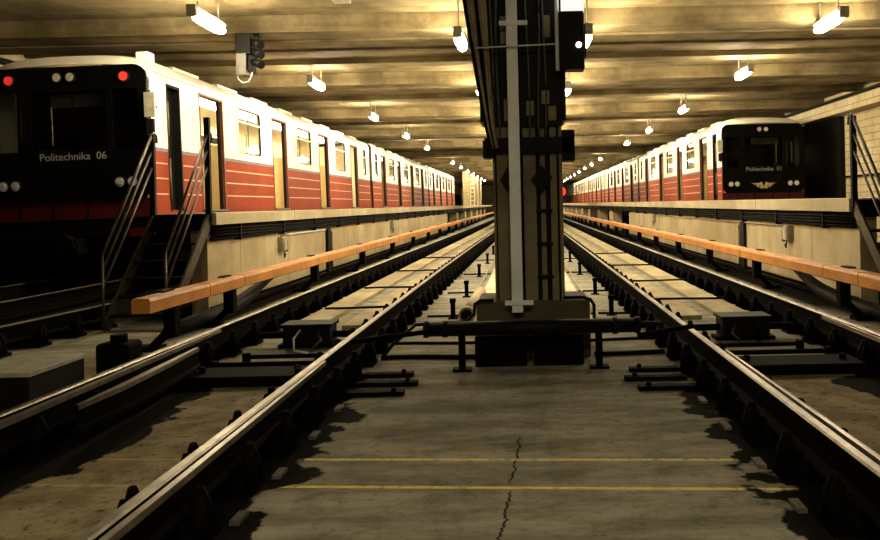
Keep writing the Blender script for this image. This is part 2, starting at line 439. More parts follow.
# switch blades lying against the stock rails in the foreground
def blade_section(t):
    h = HEAD - .115
    return [(-.03, 0), (.03, 0), (.03, .02), (.010, .04), (.010, h - .05), (.016, h - .03), (.014, h), (-.012, h), (-.016, h - .03), (-.010, h - .05), (-.010, .04), (-.03, .02)]
def blade(pts, label):
    sec = blade_section(1); n = len(sec); mb = MB()
    for (x, d, w) in pts: mb.v += [(x + u * w, d, .112 + v) for u, v in sec]
    for i in range(len(pts) - 1):
        for j in range(n):
            k = (j + 1) % n; a = i * n
            mb.face([a + j, a + k, a + n + k, a + n + j], M['rail_top'] if j in (5, 6, 7) else M['rail_side'])
    mb.face(list(range(n))[::-1], M['rail_side']); mb.face([(len(pts) - 1) * n + j for j in range(n)], M['rail_side'])
    return tag(mb.build('switch_blade'), label, 'rail')
blade([(-1.475, 1.5, 1.3), (-1.48, 3.2, 1.2), (-1.49, 4.6, 1.0), (-1.50, 5.9, .6)], 'tapered switch blade lying along the inner rail of the left track')
blade([(1.505, 1.5, 1.3), (1.50, 3.2, 1.2), (1.49, 4.6, 1.0), (1.48, 6.0, .6)], 'tapered switch blade lying along the inner rail of the right track')
blade([(-2.88, 1.5, 1.9), (-2.885, 4.6, 1.8), (-2.90, 6.4, 1.2), (-2.92, 7.6, .6)], 'switch blade lying close along the outer rail of the left track')
blade([(-2.66, 4.7, .8), (-2.66, 5.2, 2.0), (-2.69, 5.9, 2.0), (-2.73, 6.6, 1.0)], 'short pale check rail inside the outer rail of the left track')
blade([(2.76, 1.5, 1.6), (2.77, 5.0, 1.5), (2.80, 7.6, .6)], 'switch blade lying along the outer rail of the right track')
# rail of the siding at the far left, and the rails the two trains stand on
r = rail_mesh([(-5.55, 2), (-5.45, 6), (-5.33, 8.2), (-5.2, 9.95)], 'siding_rail', 'dark siding rail at the far left, ending before the metal stairs', top='rail_dull')
chairs(r, lambda d: -5.4 + (d - 7) * .06, 5.4, 9.8, .62)
for x, lab in ((-8.27, 'far rail under the train on the left'), (-6.83, 'near rail under the train on the left'),
               (7.13, 'near rail under the train on the right'), (8.57, 'far rail under the train on the right')):
    rail_mesh([(x, 8.0), (x, 128)], 'running_rail', lab, top='rail_dull')

# ------------------------------------------------------------------ train cars
CARL = 19.0; HW = 1.35
DOORS = [2.7, 7.15, 11.65, 16.1]; DW = 1.2
def roof_arc(hw, z0, z1, n=14, p=2.6):
    pts = []
    for i in range(n + 1):
        t = PI * i / n; c, s_ = math.cos(t), math.sin(t)
        pts.append((hw * math.copysign(abs(c) ** (2 / p), c), z0 + (z1 - z0) * abs(s_) ** (2 / p)))
    return pts
WPROTO = {}
def make_car(side, cab, lit):
    """side: +1 when the walkway is at +x; cab: a driver's front at y = 0"""
    root = bpy.data.objects.new('metro_car', None); COL.objects.link(root)
    zr = [1.18, 2.42, 2.48, 2.60, 3.66, 3.78]
    for sg in (-1, 1):
        op = sg == side
        mb = MB()
        xo, xm, xi = sg * HW, sg * (HW - .05), sg * (HW - .09)
        wins = [4.92, 9.4, 13.88]; ww = 1.55
        ends = [] if cab else [0.95]
        holes = []                                       # y0, y1, z0, z1
        for d in DOORS: holes.append((d - DW / 2, d + DW / 2, 1.40, 3.66, 'door'))
        for w in wins: holes.append((w - ww / 2, w + ww / 2, 2.60, 3.66, 'win'))
        for w in ends + [17.95]: holes.append((w - .32, w + .32, 2.60, 3.66, 'win'))
        if cab: holes.append((0.68, 1.22, 1.40, 3.62, 'cabdoor'))
        ys = sorted({0.0, CARL} | {h[0] for h in holes} | {h[1] for h in holes})
        zs = sorted(set(zr) | {1.40, 3.62})
        for y0, y1 in zip(ys, ys[1:]):
            for z0, z1 in zip(zs, zs[1:]):
                ym, zm = (y0 + y1) / 2, (z0 + z1) / 2
                hit = [h for h in holes if h[0] < ym < h[1] and h[2] < zm < h[3]]
                kind = hit[0][4] if hit else None
                if kind == 'win' or (kind in ('door', 'cabdoor') and op): continue
                mat = M['red'] if z1 <= 2.42 else M['waist'] if z1 <= 2.48 else M['cream']
                mb.box(xm, xo, y0, y1, z0, z1, mat)
                mb.box(xi, xm, y0, y1, z0, z1, M['tan'] if z1 <= 2.42 else M['inner'])
        # pale stripes pressed into the red lower side
        solid = []
        cuts = sorted([(h[0], h[1]) for h in holes if h[4] in ('door', 'cabdoor')])
        a = 0.04
        for c0, c1 in cuts + [(CARL - .04, CARL)]:
            if c0 - a > .15: solid.append((a, c0))
            a = c1
        for z in (1.68, 1.95, 2.21):
            for y0, y1 in solid: mb.box(xo, xo + sg * .006, y0 + .06, y1 - .06, z - .012, z + .012, M['stripe'])
        # waist bead and gutter
        mb.box(xo, xo + sg * .03, .0, CARL, 3.76, 3.80, M['cream'])
        mb.build('side_wall', root)
        if op:
            for d in DOORS:
                f = MB()
                for yy in (d - DW / 2, d + DW / 2 - .035): f.box(sg * (HW - .12), sg * (HW + .012), yy, yy + .035, 1.38, 3.66, M['jamb'])
                f.box(sg * (HW - .12), sg * (HW + .012), d - DW / 2, d + DW / 2, 3.63, 3.67, M['jamb'])
                f.box(sg * (HW - .10), sg * (HW + .05), d - DW / 2, d + DW / 2, 1.36, 1.40, M['steel'])
                f.build('door_frame', root)
                # rubber edge of the leaf slid into its pocket
                lf = MB().box(sg * (HW - .085), sg * (HW - .045), d + DW / 2 - .12, d + DW / 2 - .04, 1.41, 3.62, M['rubber'])
                lf.build('door', root)
            if cab:
                f = MB()
                for yy in (.68, 1.18): f.box(sg * (HW - .14), sg * (HW + .012), yy, yy + .04, 1.38, 3.62, M['rubber'])
                f.box(sg * (HW - .14), sg * (HW + .012), .68, 1.22, 3.58, 3.63, M['rubber'])
                f.build('door_frame', root)
                cd = MB().box(sg * (HW - .16), sg * (HW - .13), .72, 1.18, 1.40, 3.58, M['rubber']).build('cab_door', root)
                MB().tube([(sg * (HW + .05), .62, 1.6), (sg * (HW + .05), .62, 2.3)], .014, M['steel'], 6).build('handrail', root)
                MB().tube([(sg * (HW + .05), .62, 2.7), (sg * (HW + .05), .62, 3.3)], .014, M['steel'], 6).build('handrail', root)
        for (w, wd_) in [(w, ww) for w in wins] + [(w, .64) for w in ends + [17.95]]:
            fr = MB().ring(rrect(w - wd_ / 2 - .03, w + wd_ / 2 + .03, 2.57, 3.69, .10), rrect(w - wd_ / 2 + .03, w + wd_ / 2 - .03, 2.63, 3.63, .12), 'x', sg * (HW - .06), sg * (HW + .012), M['cream'])
            fr.box(sg * (HW - .05), sg * (HW + .004), w - wd_ / 2 + .02, w + wd_ / 2 - .02, 3.32, 3.355, M['cream'])
            g = MB().ring(rrect(w - wd_ / 2 + .025, w + wd_ / 2 - .025, 2.625, 3.635, .12), rrect(w - wd_ / 2 + .05, w + wd_ / 2 - .05, 2.65, 3.61, .10), 'x', sg * (HW - .03), sg * (HW + .008), M['rubber'])
            wo = fr.build('window', root); g.build('window_seal', wo)
            MB().box(sg * (HW - .028), sg * (HW - .02), w - wd_ / 2 + .03, w + wd_ / 2 - .03, 2.63, 3.63, M['glass']).build('pane', wo)
    # roof
    arc = roof_arc(HW, 3.78, 4.14)
    mb = MB(); n = len(arc)
    inner = roof_arc(HW - .08, 3.74, 4.02)
    for j, y in enumerate((0.12, 0.5, CARL)):
        k = (0.95, 1, 1)[j]
        mb.v += [(x * k, y, 3.78 + (z - 3.78) * (.8, 1, 1)[j]) for x, z in arc]
    for j in range(2):
        for i in range(n - 1): mb.face([j * n + i, j * n + i + 1, (j + 1) * n + i + 1, (j + 1) * n + i], M['roofpaint'], True)
    b = len(mb.v)
    for y in (0.12, CARL): mb.v += [(x, y, z) for x, z in inner]
    for i in range(n - 1): mb.face([b + i, b + n + i, b + n + i + 1, b + i + 1], M['inner'], True)
    mb.build('roof', root, fix=False)
    for k in range(8):
        y = 1.9 + k * 2.2
        for sg in (-1, 1): MB().box(sg * .55, sg * .98, y, y + 1.2, 4.02, 4.16, M['roofpaint']).build('roof_vent', root, bevel=.03)
    # ends
    def end(y0, y1, mat_hi, mat_lo):
        mb = MB()
        mb.box(-HW, HW, y0, y1, 1.18, 1.62, mat_lo)
        mb.prism([(-HW, 1.62), (HW, 1.62)] + roof_arc(HW, 3.78, 4.14), 'y', y0, y1, mat_hi)
        return mb
    end(CARL - .06, CARL, M['rubber'], M['rubber']).build('end_wall', root)
    MB().box(-HW + .1, HW - .1, CARL - .10, CARL - .065, 1.4, 3.9, M['inner']).build('end_lining', root)
    # saloon
    mb = MB().box(-HW + .09, HW - .09, 0.1, CARL - .08, 1.30, 1.40, M['seat'])
    mb.build('saloon_floor', root)
    for sg in (-1, 1):
        for a, c in zip(DOORS, DOORS[1:]):
            s_ = MB().box(sg * (HW - .55), sg * (HW - .1), a + .75, c - .75, 1.40, 1.86, M['tan'])
            s_.box(sg * (HW - .2), sg * (HW - .1), a + .8, c - .8, 1.86, 2.62, M['seat'])
            s_.box(sg * (HW - .55), sg * (HW - .1), a + .75, c - .75, 1.84, 1.92, M['seat'])
            for yy in (a + .72, c - .72):
                s_.box(sg * (HW - .55), sg * (HW - .1), yy - .02, yy + .02, 1.40, 2.75, M['tan'])
                s_.tube([(sg * (HW - .55), yy, 1.4), (sg * (HW - .55), yy, 3.7)], .018, M['steel'], 6)
            s_.build('bench', root)
    MB().box(-.12, .12, 1.9, CARL - .8, 3.93, 3.97, M['saloon' if lit else 'saloon_dim']).build('saloon_lamp', root)
    # running gear
    mb = MB().box(-1.2, 1.2, .25, CARL - .25, 1.02, 1.2, M['grease'])
    for y in (7.2, 9.0, 11): mb.box(-1.15, 1.15, y, y + 1.3, .55, 1.05, M['grease'])
    mb.build('underframe', root)
    for y in (3.0, 16.0):
        bg = MB().box(-.95, .95, y - 1.5, y + 1.5, .62, .86, M['grease'])
        for sg in (-1, 1): bg.box(sg * .98, sg * 1.1, y - 1.4, y + 1.4, .5, .78, M['grease'])
        bo = bg.build('bogie', root)
        for dy in (-1.05, 1.05):
            for sg in (-1, 1):
                w = MB().disc((y + dy, HEAD + .39, sg * .72 - .065), .39, 'x', .13, M['grease'], 24)
                w.disc((y + dy, HEAD + .39, sg * .86 - .05), .13, 'x', .1, M['grease'], 12)
                w.build('wheel', bo)
    MB().box(-.22, .22, -.32, .3, .72, .98, M['grease']).tube([(0, -.36, .85), (0, -.2, .85)], .2, M['grease'], 14).build('coupler', root)
    if not cab:
        end(0, .06, M['rubber'], M['rubber']).build('end_wall', root)
        return root
    # ---- driver's front
    fr = MB().box(-HW, HW, -.02, .06, 1.30, 1.62, M['redfront']).box(-HW, HW, .0, .06, 1.0, 1.30, M['grease'])
    for x in (-.86, -.3, .28, .84): fr.box(x - .02, x + .02, -.03, -.02, 1.32, 1.58, M['rubber'])
    fr.build('front_apron', root)
    # cream nose above the black mask
    mb = MB()
    a0 = roof_arc(HW, 3.70, 3.90); a1 = roof_arc(HW * .955, 3.78, 4.07)
    b = 0
    mb.v += [(x, -.02, z) for x, z in a0] + [(x, .13, z) for x, z in a1]
    for i in range(n - 1): mb.face([i, i + 1, n + i + 1, n + i], M['roofpaint'], True)
    mb.build('front_dome', root, fix=False)
    # black mask with three window openings
    holes = [(-1.2, -.76), (-.60, .66), (.76, 1.2)]; z0, z1 = 2.46, 3.46
    mk = MB()
    out = rrect(-HW, HW, 1.60, 3.86, .22)
    xs = [-1.2] + []
    # corners: prism pieces below and above the windows, bars between
    lowp = [p for p in out if p[1] <= 2.0] ; highp = [p for p in out if p[1] > 3.0]
    lowp = [(-HW, z0)] + sorted([p for p in lowp if p[0] < 0], key=lambda p: -p[1]) + sorted([p for p in lowp if p[0] > 0], key=lambda p: p[1]) + [(HW, z0)]
    highp = [(HW, z1)] + sorted([p for p in highp if p[0] > 0], key=lambda p: p[1]) + sorted([p for p in highp if p[0] < 0], key=lambda p: -p[1]) + [(-HW, z1)]
    mk.prism(lowp, 'y', -.05, .06, M['mask']); mk.prism(highp, 'y', -.05, .06, M['mask'])
    edges = [-HW] + [v for h in holes for v in h] + [HW]
    for i in range(0, len(edges), 2): mk.box(edges[i], edges[i + 1], -.05, .06, z0, z1, M['mask'])
    mo = mk.build('front_mask', root)
    # cream rim seen at the edge of the mask
    for h0, h1 in holes:
        MB().box(h0, h1, -.02, -.012, z0, z1, M['screen']).build('windscreen', mo)
    # cab interior
    mb = MB(); xs = [-1.25, -1.19, -1.15, -1.0, -.95, -.66, -.63, 1.25]
    for i in range(0, 8, 2): mb.box(-side * -xs[i], -side * -xs[i + 1], .62, .66, 1.40, 3.9, M['rubber'])
    for i in range(1, 7, 2):
        for z0_, z1_ in ((1.4, 2.62), (3.3, 3.9)): mb.box(-side * -xs[i], -side * -xs[i + 1], .62, .66, z0_, z1_, M['rubber'])
    mb.build('cab_partition', root)
    mb = MB().box(-1.1, 1.1, .15, .55, 1.4, 2.30, M['rubber']); mb.box(-.75, -.1, .12, .4, 2.30, 2.50, M['desk']); mb.box(.2, .6, .12, .4, 2.30, 2.50, M['desk'])
    mb.build('control_desk', root)
    for x0, x1 in ((-.34, .0), (.03, .55)): MB().box(x0, x1, .1, .12, 3.2, 3.42, M['grey']).build('sun_visor', root)
    # lamps
    def lampset(xs_, z, name, r):
        for x in xs_:
            l = MB().disc((x, z, -.085), r, 'y', .035, M['lens'], 18); l.disc((x, z, -.10), r * .55, 'y', .02, M['lens'], 8)
            lo = l.build(name, mo)
            MB().ring([(x + r * 1.15 * math.cos(2 * PI * i / 18), z + r * 1.15 * math.sin(2 * PI * i / 18)) for i in range(18)], [(x + r * .95 * math.cos(2 * PI * i / 18), z + r * .95 * math.sin(2 * PI * i / 18)) for i in range(18)], 'y', -.09, -.05, M['rubber']).build('bezel', lo)
    lampset((-1.08, -.88, .86, 1.07), 1.90, 'headlamp', .085)
    lampset((-.12, .10), 3.68, 'marker_lamp', .075)
    # mirrors at the walkway corner
    s_ = side
    mr = MB().box(s_ * (HW + .0), s_ * (HW + .17), -.16, -.10, 2.95, 3.36, M['gold' if False else 'grey']).box(s_ * (HW + .07), s_ * (HW + .1), -.12, .1, 3.12, 3.16, M['rubber'])
    mr.box(s_ * (HW + .02), s_ * (HW + .14), -.15, -.09, 2.66, 2.92, M['rubber']); mr.tube([(s_ * (HW + .08), -.12, 2.6), (s_ * (HW + .08), -.12, 3.4)], .012, M['rubber'], 6)
    mr.build('side_mirror', root)
    return root
def lettering(text, parent, x, z, size, y=-.052):
    cu = bpy.data.curves.new('lettering', 'FONT'); cu.body = text; cu.size = size; cu.extrude = .001; cu.align_x = 'CENTER'
    cu.materials.append(M['white'])
    tmp = bpy.data.objects.new('lettering_curve', cu); COL.objects.link(tmp)
    me = bpy.data.meshes.new_from_object(tmp.evaluated_get(bpy.context.evaluated_depsgraph_get()))
    bpy.data.objects.remove(tmp); bpy.data.curves.remove(cu)
    o = bpy.data.objects.new('lettering', me); COL.objects.link(o); o.parent = parent
    o.location = (x, y, z); o.rotation_euler = (PI / 2, 0, 0)
    return o
LX, LD, RX, RD = -7.55, 13.4, 7.85, 26.3
def kid(o, nm): return [c for c in o.children if c.name.split('.')[0] == nm][0]
# left train
left_cab = make_car(1, True, True); left_cab.location = (LX, LD, 0); left_cab.rotation_euler = (0, -.022, 0)
tag(left_cab, 'leading cream and red metro car on the left, black front with two red tail lamps', 'train car', 'cars of the left train')
mo = kid(left_cab, 'front_mask')
for x in (-.93, .985):
    rl = MB().disc((x, 3.66, -.08), .075, 'y', .03, M['redlamp'], 16)
    ro = rl.build('tail_lamp', mo)
    MB().ring([(x + .1 * math.cos(2 * PI * i / 18), 3.66 + .1 * math.sin(2 * PI * i / 18)) for i in range(18)], [(x + .085 * math.cos(2 * PI * i / 18), 3.66 + .085 * math.sin(2 * PI * i / 18)) for i in range(18)], 'y', -.09, -.05, M['rubber']).build('bezel', ro)
lettering('Politechnika  06', mo, .08, 2.30, .175)
MB().box(1.05, 1.26, .25, .5, 3.95, 4.12, M['whitebox']).build('roof_lamp_box', left_cab, bevel=.01)
MB().box(1.0, 1.28, -.12, .05, .98, 1.12, M['redfront']).build('marker_plate', left_cab)
left_mid = make_car(1, False, False); left_mid.location = (LX, LD + 19.5, 0); left_mid.rotation_euler = (0, -.022, 0)
tag(left_mid, 'second metro car of the left train, cream above and red below', 'train car', 'cars of the left train')
c = copy_tree(left_mid); c.location = (LX, LD + 39, 0); c['label'] = 'third and farthest metro car of the left train'
# right train
right_cab = make_car(-1, True, False); right_cab.location = (RX, RD, 0)
tag(right_cab, 'leading cream and red metro car on the right, black front with winged emblem', 'train car', 'cars of the right train')
mo = kid(right_cab, 'front_mask')
lettering('Politechnika  01', mo, .02, 2.32, .185)
em = MB()
def poly(pts): em.prism([(x * .37, z * .2 + 1.83) for x, z in pts], 'y', -.066, -.05, M['gold'])
for s_ in (1, -1):
    poly([(s_ * x, z) for x, z in ((1.15, .45), (.30, .45), (.36, .18))])
    poly([(s_ * x, z) for x, z in ((.95, .30), (.36, .18), (.42, -.08))])
    poly([(s_ * x, z) for x, z in ((.72, .05), (.40, -.05), (.44, -.32))])
    poly([(s_ * x, z) for x, z in ((.16, .58), (.34, .58), (.30, -.45), (.14, -.45))])
    poly([(s_ * x, z) for x, z in ((.0, -.25), (.16, .58), (.20, .1), (.0, -.5))])
em.build('emblem', mo)
right_mid = make_car(-1, False, False); right_mid.location = (RX, RD + 19.5, 0)
tag(right_mid, 'second metro car of the right train, cream above and red below', 'train car', 'cars of the right train')
for k, nm in ((2, 'third'), (3, 'fourth'), (4, 'fifth and farthest')):
    c = copy_tree(right_mid); c.location = (RX, RD + 19.5 * k, 0); c['label'] = nm + ' metro car of the right train'

# ------------------------------------------------------------------ ceiling lamps
LAMP_L = 1.25
def lamp_proto(top):
    root = bpy.data.objects.new('ceiling_lamp', None); COL.objects.link(root)
    hs = MB().box(-.045, .045, -LAMP_L / 2, LAMP_L / 2, .085, .125, M['grey'])
    hs.box(-.07, .07, -LAMP_L / 2 - .04, -LAMP_L / 2 + .04, -.05, .125, M['grey'])
    for s_ in (-1, 1): hs.tube([(0, s_ * .4, .12), (0, s_ * .4, top)], .014, M['grey'], 6)
    hs.build('housing', root)
    n = 9; h = LAMP_L / 2
    pts = [(0, -h + .03 + (LAMP_L - .04) * i / (n - 1), 0) for i in range(n)]
    MB().tube(pts, [.095 * (1 - abs(2 * i / (n - 1) - 1) ** 4 * .6) for i in range(n)], M['lamp'], 12).build('tube', root)
    return root
LP = None
rows = [(-4.88, 'above the left walkway', 12.5, 19.0, 13, 4.34), (-1.04, 'left of the columns', 13.7, 19.85, 12, 4.2),
        (1.10, 'right of the columns', 13.7, 19.85, 12, 4.2), (5.2, 'above the right walkway', 13.5, 18.8, 14, 4.34)]
for x, where, d0, d1, n, zl in rows:
    for i in range(n):
        d = d0 if i == 0 else d1 + (7.3 if zl < 4.3 else 7.1) * (i - 1)
        if 46 < d < 54: continue
        if i == 0: LP = o = lamp_proto(CEIL - zl)
        else: o = copy_tree(LP)
        o.location = (x, d, zl)
        tag(o, f'glowing ceiling lamp {where}, {ORD[i]} from the camera', 'ceiling lamp', 'lamps ' + where)

for x, nm in ((-1.08, 'left'), (1.14, 'right')):  # unseen lamps, added to light the front of the column and duct
    o = copy_tree(LP); o.location = (x, -1.5, 4.2)
    tag(o, f'added ceiling lamp over the {nm} track behind the viewpoint', 'ceiling lamp', 'added lamps behind the viewpoint')
# ------------------------------------------------------------------ centre column
PD = 7.25
col = thing('steel_column', 'dark steel column standing between the tracks in the middle', 'column', (0.03, PD, 0))
MB().box(-.30, .30, .12, .55, .52, SOFFIT, M['black']).build('web_plate', col)
for x0, x1, y0 in ((-.28, -.155, .0), (-.04, .075, .03), (.115, .16, .05), (.205, .265, .02)):
    MB().box(x0, x1, y0, .14, .52, SOFFIT, M['pillar']).build('flange', col)
MB().box(.285, .315, .0, .5, .52, SOFFIT, M['pillar']).build('flange', col)
MB().box(-.315, -.295, .05, .5, .52, SOFFIT, M['pillar']).build('flange', col)
for z in (.72, 1.02, 1.32, 1.62): MB().box(.07, .22, .015, .05, z, z + .03, M['black']).build('tie_bar', col)
cl = MB().box(-.38, .42, -.05, .3, 1.86, 2.0, M['black']); cl.box(-.40, -.3, -.04, .2, 1.82, 1.98, M['black']); cl.box(.32, .43, -.05, .2, 1.78, 2.06, M['black'])
cl.build('collar', col)
MB().prism([(.13, 1.49), (.21, 1.62), (.13, 1.75), (.03, 1.62)], 'y', -.03, .03, M['black']).build('junction_plate', col)
MB().prism([(-.18, 1.50), (-.12, 1.62), (-.18, 1.74), (-.25, 1.62)], 'y', -.03, .03, M['black']).build('junction_plate', col)
cp = MB().box(-.42, .36, .0, .5, 2.15, SOFFIT, M['black']); cp.box(-.36, .32, -.02, .1, 2.1, SOFFIT, M['black'])
cp.build('cable_cabinet', col)
for (x, z0, z1) in ((-.2, 2.15, 2.35), (-.22, 2.85, 3.1), (.0, 2.2, 2.33), (.14, 2.3, 2.42), (.16, 2.9, 3.1), (.2, 2.15, 2.28)):
    MB().box(x, x + .07, -.03, -.018, z0, z1, M['pillar']).build('cover_plate', col)
for x in (.02, .12, .17, -.25, -.3):
    pts = [(x + .012 * math.sin(3 * z + x * 40), -.035, z) for z in [2.02 + .12 * i for i in range(20)]]
    MB().tube(pts, .008, M['steel'], 5).build('wire', col)
# further columns of the row
for k in range(9):
    struct('pillar', MB().box(-.28, .33, 14.6 + 7.3 * k, 15.1 + 7.3 * k, 0, SOFFIT, M['pillar']))
# plinth and foot blocks
tag(MB().box(-.46, .57, PD - .01, PD + .75, 0, .52, M['plinth']).build('column_plinth', bevel=.02), 'olive concrete plinth around the foot of the column', 'plinth')
b1 = MB().box(-.46, -.01, 6.9, 7.2, 0, .27, M['grease'], M['plinth']).build('foot_block', bevel=.012)
tag(b1, 'black block before the column foot, the left one of the two', 'block', 'foot blocks')
b2 = MB().box(.05, .48, 6.9, 7.2, 0, .27, M['grease'], M['plinth']).build('foot_block', bevel=.012)
tag(b2, 'black block before the column foot, the right one of the two', 'block', 'foot blocks')
# square white duct
dt = thing('square_duct', 'pale grey square duct running up the front of the column', 'duct', (-.085, 7.115, 0))
MB().box(-.05, .05, -.05, .05, .44, SOFFIT, M['duct']).build('duct', dt, bevel=.008)
for z in (.53, 3.0): MB().box(-.11, .14, -.065, -.05, z - .02, z + .02, M['duct']).build('bracket', dt)
# narrow conduit and black signal head at the column's right shoulder
tag(MB().tube([(.315, 7.05, 2.57), (.315, 7.05, SOFFIT)], .02, M['duct'], 8).build('conduit_pipe'), 'thin pale conduit beside the black signal head on the column', 'pipe')
sh = thing('traffic_signal', 'black signal head seen from behind, at the right shoulder of the column', 'signal', (.44, 7.05, 2.57))
MB().box(-.11, .11, -.06, .12, 0, .51, M['black']).box(.11, .13, -.02, .06, .1, .4, M['black']).build('housing', sh, bevel=.015)
MB().box(-.14, -.05, .0, .12, .05, .12, M['black']).build('bracket', sh)
MB().disc((.06, .21, -.075), .024, 'y', .015, M['smallwhite'], 12).build('indicator_lamp', sh)
tag(MB().prism([(.36, 3.09), (.535, 3.09), (.55, 3.06), (.56, 3.6), (.36, 3.6)], 'y', 6.98, 7.2, M['litbox']).build('white_box'), 'glowing white box above the black signal head', 'box')
# cable bundle at the left of the column
cb = thing('cable_bundle', 'bundle of brown cables running up the left edge of the column', 'cables', (0, 0, 0))
for i in range(8):
    pts = []
    for j in range(16):
        t = j / 15; z = 1.9 + 2.58 * t
        sp = .05 + .13 * min(1, max(0, (z - 2.0) / 1.2))
        xl = -.275 - .20 * min(1, max(0, (z - 1.9) / 1.4)) ** .8
        pts.append((xl + sp * (i / 7 - .2), 7.12 + .02 * (i % 2), z))
    MB().tube(pts, .017, M['brown_cable' if i % 4 else 'cable'], 6).build('cable', cb)
tag(MB().tube([at(475, 48, 7.05), at(515, 46, 7.02), at(556, 44, 7.05)], .007, M['duct'], 6).build('tie_wire'), 'thin grey wire stretched across the front of the column', 'wire')

# long black pipe across the column foot
bar = thing('crossing_pipe', 'thick black pipe lying across the track gap before the column', 'pipe', (0, 6.78, 0))
MB().tube([(-.85, 0, .355), (.92, 0, .355)], .062, M['black'], 14).build('pipe', bar)
for x in (-.86, -.70, .74, .93): MB().tube([(x - .02, 0, .355), (x + .02, 0, .355)], .072, M['black'], 14).build('clamp', bar)
for x in (-.56, .60): MB().box(x - .028, x + .028, -.03, .03, 0, .3, M['grease']).box(x - .08, x + .08, -.06, .06, 0, .02, M['grease']).build('support_post', bar)
for x0, x1 in ((-1.50, -.86), (.93, 1.40)): MB().tube([(x0, 0.02, .26), (x1, 0, .335)], .022, M['grease'], 8).build('drive_rod', bar)
# pipe loops around the plinth
def pipe(name, pts, r, mat, label, cat='pipe', n=8):
    return tag(MB().tube(pts, r, mat, n).build(name), label, cat)
pipe('bent_pipe', [(.33, 7.2, .55), (.50, 7.2, .55), (.57, 7.2, .53), (.60, 7.18, .48), (.60, 7.18, .36), (.66, 7.16, .32), (1.16, 7.16, .31), (1.24, 7.16, .22)], .016, M['black'], 'bent black pipe looping off the right side of the plinth')
pipe('bent_pipe', [(-.30, 7.2, .54), (-.42, 7.2, .54), (-.47, 7.2, .51), (-.48, 7.18, .42), (-.55, 7.16, .36), (-1.0, 7.16, .34), (-1.2, 7.16, .18), (-1.31, 7.15, .05)], .016, M['black'], 'bent black pipe looping off the left side of the plinth')
tp = MB().tube([(-.69, 9.1, .10), (-.66, 11.4, .10)], .082, M['tanpipe'], 16); tp.tube([(-.69, 9.08, .10), (-.69, 9.2, .10)], .094, M['tanpipe'], 16); tp.tube([(-.69, 9.06, .10), (-.69, 9.085, .10)], .07, M['black'], 16)
tag(tp.build('drain_pipe', loc=(0, 0, .05)), 'tan drain pipe lying behind the black pipe, left of the column', 'pipe')
# cables across the ground
def cable(d, x0, x1, r, label, z=0.0, mat='cable'):
    pts = []
    for i in range(13):
        t = i / 12; x = x0 + (x1 - x0) * t
        pts.append((x, d + .03 * math.sin(5 * x + d), z + r * .9))
    return tag(MB().tube(pts, r, M[mat], 6).build('ground_cable'), label, 'cable')
cable(7.32, -1.35, -.47, .022, 'black cable on the ground, left of the foot blocks')
cable(7.32, .6, 1.25, .022, 'black cable on the ground, right of the foot blocks')
cable(8.1, -1.38, -.5, .015, 'thin cable crossing the ground behind the black pipe at left')
cable(8.1, .62, 1.3, .015, 'thin cable crossing the ground behind the black pipe at right')
for i, d in enumerate((10.0, 12.6, 16.0, 20.0)):
    cable(d + .1, -1.26, -.72, .014, f'cable across the strip left of the column, {ORD[i]} from the camera')
    cable(d, .80, 1.28, .014, f'cable across the strip right of the column, {ORD[i]} from the camera')
    cable(d + .7, -2.7, -1.72, .016, f'cable across the left track bed, {ORD[i]} from the camera', .05)
    cable(d + .9, 1.62, 2.7, .016, f'cable across the right track bed, {ORD[i]} from the camera', .05)
# stub posts along the path
PR = None
for side_, xs_ in (('left', -.92), ('right', 1.04)):
    for i, d in enumerate((9.9, 12.2, 15.6, 19.0, 22.5, 26.0)):
        if PR is None:
            o = PR = MB().box(-.028, .028, -.028, .028, 0, .24, M['grease']).box(-.06, .06, -.05, .05, 0, .015, M['grease']).box(-.036, .036, -.036, .036, .2, .25, M['rail_side']).build('stub_post')
        else:
            o = PR.copy(); COL.objects.link(o)
        o.location = (xs_, d, 0)
        tag(o, f'short dark stub post on the {side_} of the column strip, {ORD[i]} from the camera', 'post', 'stub posts beside the column strip')
pipe('long_cable', [(.86 + .02 * math.sin(d * 1.3), d, .016) for d in (8.6, 10, 12, 14, 16, 18, 20, 23, 26, 30, 36)], .013, M['brown_cable'], 'brown cable running along the ground right of the column', 'cable', 6)
pipe('long_cable', [(-.80 + .02 * math.sin(d * 1.7), d, .016) for d in (11.5, 13, 15, 17, 19, 22, 26, 30, 36)], .012, M['brown_cable'], 'brown cable running along the ground left of the column', 'cable', 6)

# ------------------------------------------------------------------ point machines, rods and steel sleepers
def point_machine(x0, x1, d, label, flip):
    t = thing('point_machine', label, 'machine', ((x0 + x1) / 2, d, 0))
    w = (x1 - x0) / 2
    MB().box(-w, w, -.14, .16, .03, .21, M['black']).build('casing', t, bevel=.015)
    MB().box(-w - .02, w + .02, -.16, .18, .21, .245, M['black']).build('lid', t, bevel=.008)
    MB().box(-w - .06, w + .06, -.1, .12, 0, .035, M['grease']).build('base_plate', t)
    for s_ in (-1, 1): MB().tube([(s_ * w, 0, .12), (s_ * (w + .27), 0, .12)], .035, M['grease'], 8).build('drive_rod', t)
    MB().tube([(-.05 * flip, -.16, .19), (-.09 * flip, -.26, .12), (-.06 * flip, -.36, .02), (.1 * flip, -.46, .014)], .012, M['duct' if flip > 0 else 'cable'], 6).build('lead', t)
    MB().tube([(.12 * flip, -.16, .16), (.17 * flip, -.24, .10), (.10 * flip, -.30, .02)], .012, M['steel'], 6).build('lead', t)
point_machine(-2.46, -1.98, 8.15, 'black point machine with pale leads between the left rails', 1)
point_machine(1.93, 2.40, 8.05, 'black point machine box between the right rails', -1)
